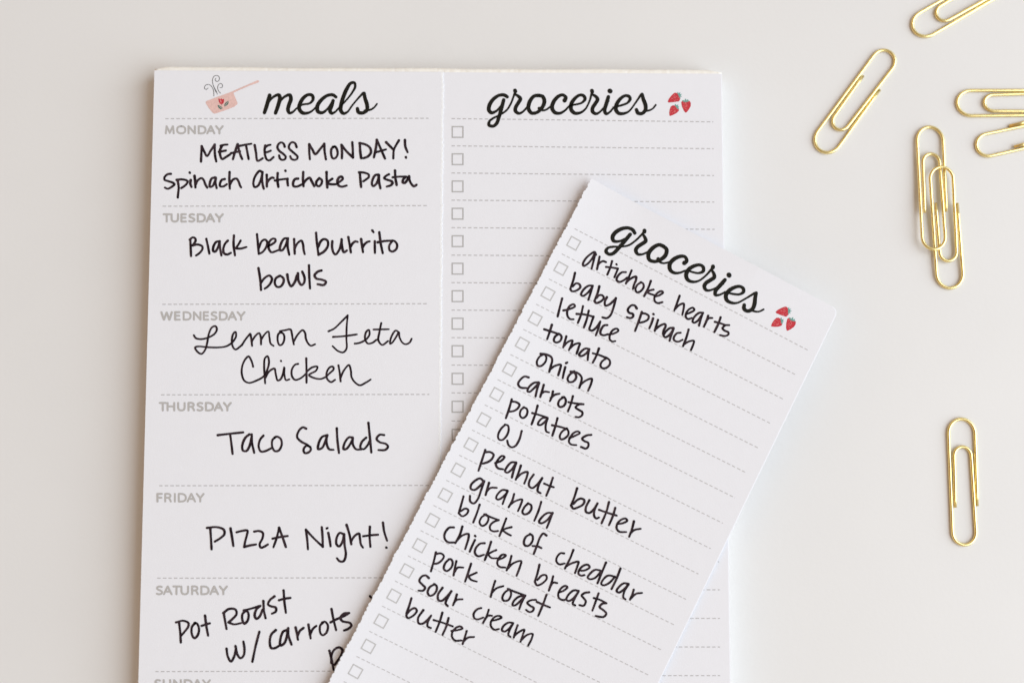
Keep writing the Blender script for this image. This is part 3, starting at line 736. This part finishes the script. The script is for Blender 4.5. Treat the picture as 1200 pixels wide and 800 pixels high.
# ================================================================== THE TORN-OFF GROCERY SLIP
SLIP_T = 0.0002
SB = PAD_Z + 0.00064
STL, STR = at(693.2, 211.3, SB), at(982.6, 363.0, SB)
SBL, SBR = at(387.0, 797.0, SB + 0.0012), at(771.5, 800.0, SB)
sdl, sdr = (SBL - STL), (SBR - STR)
sdl.z = sdr.z = 0
sdl.normalize(); sdr.normalize()
sn = Vector((-sdl.y, sdl.x, 0))
if sn.dot(STR - STL) < 0:
    sn = -sn
SLIP_LEN = 0.236
def slip_z(p):
    q = Vector((p.x - STL.x, p.y - STL.y, 0))
    d, s = q.dot(sn), q.dot(sdl)
    k = min(1.0, max(0.0, s / 0.15))
    lift = (0.0012 + 0.0006 * k) * max(0.0, 1 - max(d, -0.001) / (0.020 + 0.012 * k)) ** 2
    lift += 0.0007 * math.exp(-max(0.0, s) / 0.012) * min(1.0, max(0.0, 1 - (d - 0.05) / 0.03))
    lift += 0.00008 * math.sin(s * 55 + 1.2) * min(1.0, max(0.0, d / 0.02)) 
    lift += 0.0002 * max(0.0, (d - 0.045) / 0.03) ** 2          # the free end lifts a little past the pad
    return SB + lift
def on_slip(lift):
    def f(x, y):
        p = at(x, y, SB)
        for _ in range(3):
            p = at(x, y, slip_z(p) + lift)
        return p
    return f
slip = thing('grocery_list', 'torn off white grocery list slip, filled in by hand, lying tilted across the notepad', 'paper slip', (0.03, -0.05, PAD_Z))
bm = bmesh.new()
NR = 900
us = [0, 0.004, 0.01, 0.02, 0.035, 0.05, 0.07, 0.09, 0.11, 0.135, 0.16, 0.19, 0.22, 0.26, 0.30] + [0.30 + 0.70 * k / 24 for k in range(1, 25)]
rows = []
for k in range(NR + 1):
    s = SLIP_LEN * k / NR
    a, b = STL + sdl * s, STR + sdr * s
    a = a - sn * (teeth(s, 23, 0.00118, 0.00017) + teeth(s, 31, 0.0029, 0.00013))
    row = []
    for u in us:
        p = a.lerp(b, u)
        row.append(Vector((p.x, p.y, slip_z(p))))
    e = row[-1]
    d = (e - row[-2]).normalized()
    row[-1] = e - d * 0.00024
    row.append(Vector((e.x, e.y, row[-1].z - 0.00005)))
    rows.append(row)
# the two free corners are slightly rounded
def round_corner(rows, j_last, r):
    c = rows[0][j_last]
    for k in range(NR + 1):
        s = SLIP_LEN * k / NR
        if s >= r:
            break
        cut = r - math.sqrt(max(0.0, r * r - (r - s) ** 2))
        v = (rows[k][j_last - 2] - rows[k][j_last - 1]).normalized() * cut
        rows[k][j_last] = rows[k][j_last] + v
        rows[k][j_last - 1] = rows[k][j_last - 1] + v
round_corner(rows, len(us), 0.0019)
sheet_mesh(bm, rows, SLIP_T, 0)
slip_sheet = link('list_page', bm, M['paper'], slip)

# the same print as on the pad, carried over to the slip
import itertools
SRC = [(714.95, 106.8), (603.7, 106.8), (576.9, 148.7), (768.6, 123.2), (790.0, 115.0)]
DST = [(854.25, 322.8), (755.4, 270.6), (712.6, 298.2), (894.8, 362.3), (918.0, 364.6)]
def affine(src, dst):
    A = Matrix(((0, 0, 0), (0, 0, 0), (0, 0, 0)))
    bx, by = Vector((0, 0, 0)), Vector((0, 0, 0))
    for (x, y), (X, Y) in zip(src, dst):
        r = Vector((x - 700, y - 120, 1.0))
        for i in range(3):
            for j in range(3):
                A[i][j] += r[i] * r[j]
            bx[i] += r[i] * X
            by[i] += r[i] * Y
    Ai = A.inverted()
    p, q = Ai @ bx, Ai @ by
    f = lambda x, y: (p[0] * (x - 700) + p[1] * (y - 120) + p[2], q[0] * (x - 700) + q[1] * (y - 120) + q[2])
    f.scale = math.sqrt(abs(p[0] * q[1] - p[1] * q[0]))
    return f
to_slip = affine(SRC, DST)
grocery_heading(on_slip, to_slip, slip_sheet)
berries(on_slip, to_slip, slip_sheet)
for i in range(21):
    a = (673.5 - 15.04 * i, 268.0 + 29.44 * i)
    b = (946.5 - 14.17 * i, 410.0 + 28.83 * i) if i <= 6 else (861.5 - 14.35 * (i - 6), 583.0 + 29.7 * (i - 6))
    bm = bmesh.new()
    dashes(bm, a, b, on_slip(INK), 6.6, 0.62, 1.05)
    face_up(bm)
    link('dashed_rule', bm, M['pale_rule'], slip_sheet)
    if i == 20:
        break
    bm = bmesh.new()
    k = 1 + 0.0022 * i
    square(bm, (672.4 - 15.04 * i, 285.1 + 29.48 * i), (5.95 * k, 3.3 * k), (-3.25 * k, 5.75 * k), 1.45, on_slip(INK))
    face_up(bm)
    link('checkbox', bm, M['pale_box'], slip_sheet)
LINES = [(0, 1), (2, 3, 4), (5,), (6, 7), (8,), (9,), (10,), (11,), (12, 13), (14,), (15, 16, 17), (18, 19), (20, 21, 22), (23, 24), (25,)]
for idx in LINES:
    bm = bmesh.new()
    for i in idx:
        t, ox, oy, s = HAND_SLIP[i]
        pen_lines(bm, ox, oy, s, on_slip, 2.55)
    face_up(bm)
    link('handwriting', bm, M['pen'], slip_sheet)

# ================================================================== THE PAPER CLIPS
WIRE = 0.00044
# the bent wire seen from above, in units of its length: x across, y from the doubled head (0) to the single tail (1)
def arc(cx, cy, rx, ry, a0, a1, n):
    return [(cx + rx * math.cos(math.radians(a0 + (a1 - a0) * i / n)), cy - ry * math.sin(math.radians(a0 + (a1 - a0) * i / n))) for i in range(n + 1)]
def leg(a, b, n=5):
    return [(a[0] + (b[0] - a[0]) * i / n, a[1] + (b[1] - a[1]) * i / n) for i in range(1, n)]
CLIP_PTS = ([(271, 515)] + leg((271, 515), (263, 162)) + arc(198, 162, 65, 73, 0, 180, 16) + leg((133, 162), (149, 643))
            + arc(206, 643, 57, 62, 180, 360, 16) + leg((263, 643), (243, 272)) + arc(201, 272, 42, 46, 0, 180, 12) + leg((159, 272), (163, 525)) + [(163, 525)])
def clip_bm(length):
    k = length / 619.0
    pts = [((x - 201) * k, -(y - 86) * k, 0) for x, y in CLIP_PTS]
    line = [(x, y) for x, y, _ in pts]
    n = len(line)
    bm = bmesh.new()
    rings = []
    SEG = 12
    for i, (x, y) in enumerate(line):
        a, b = line[max(0, i - 1)], line[min(n - 1, i + 1)]
        d = Vector((b[0] - a[0], b[1] - a[1], 0)).normalized()
        nrm = Vector((-d.y, d.x, 0))
        f = i / (n - 1)
        z = WIRE * 1.02 + 0.00022 * max(0.0, (f - 0.62) / 0.38) ** 1.2      # the inner tongue rises a hair
        rr = WIRE * (0.88 if i in (0, n - 1) else 1.0)
        rings.append([bm.verts.new(Vector((x, y, z)) + nrm * (rr * math.cos(t)) + Vector((0, 0, rr * math.sin(t)))) for t in [2 * math.pi * q / SEG for q in range(SEG)]])
    for i in range(n - 1):
        for q in range(SEG):
            bm.faces.new((rings[i][q], rings[i][(q + 1) % SEG], rings[i + 1][(q + 1) % SEG], rings[i + 1][q]))
    bm.faces.new(rings[0][::-1]); bm.faces.new(rings[-1])
    bmesh.ops.recalc_face_normals(bm, faces=bm.faces)
    return bm
CLIP_LEN = 0.0338
clip = link('paper_clip', clip_bm(CLIP_LEN), M['gold'], smooth=True)
GROUP = 'gold paper clips scattered on the table'
LINK = 3.6 * WIRE      # two are hooked together: the plain end of each rides over the other
CLIPS = [  # head (doubled end), tail, turned over, how far the tail is off the table
    ((1127.6, 490.0), (1128.8, 638.0), False, 0.0, 'upright gold paper clip lying by itself far below all the others'),
    ((961.5, 177.5), (1042.0, 60.5), True, 0.0, 'slanted whole gold paper clip lying alone, closest to the notepad corner'),
    ((1070.0, 35.5), (1194.4, -31.5), False, 0.0, 'gold paper clip cut off by the top edge of the photo'),
    ((1121.0, 120.0), (1264.0, 123.0), False, 0.0, 'level gold paper clip cut by the right edge, inner loop towards the notepad'),
    ((1283.0, 138.0), (1145.2, 174.6), True, 0.0, 'slightly slanting gold paper clip cut by the right edge, plain loop towards the notepad'),
    ((1090.3, 148.4), (1093.2, 292.4), False, LINK, 'upper of the two gold paper clips hooked into each other'),
    ((1115.3, 338.0), (1100.9, 195.6), True, LINK, 'lower of the two gold paper clips hooked into each other'),
]
for i, (h, t, flip, z, label) in enumerate(CLIPS):
    o = clip if i == 0 else clip.copy()
    if i:
        COL.objects.link(o)
    tag(o, label, 'paper clip', GROUP)
    H, T = at(*h, WIRE), at(*t, WIRE + z)
    d = (H - T)
    o.location = (H.x, H.y, 0)
    d.z = 0
    ang = math.atan2(d.y, d.x) - math.pi / 2
    o.rotation_euler = (-math.asin(z / CLIP_LEN), 0, ang)
    o.scale = (-1.0 if flip else 1.0, d.length / CLIP_LEN, 1.0)
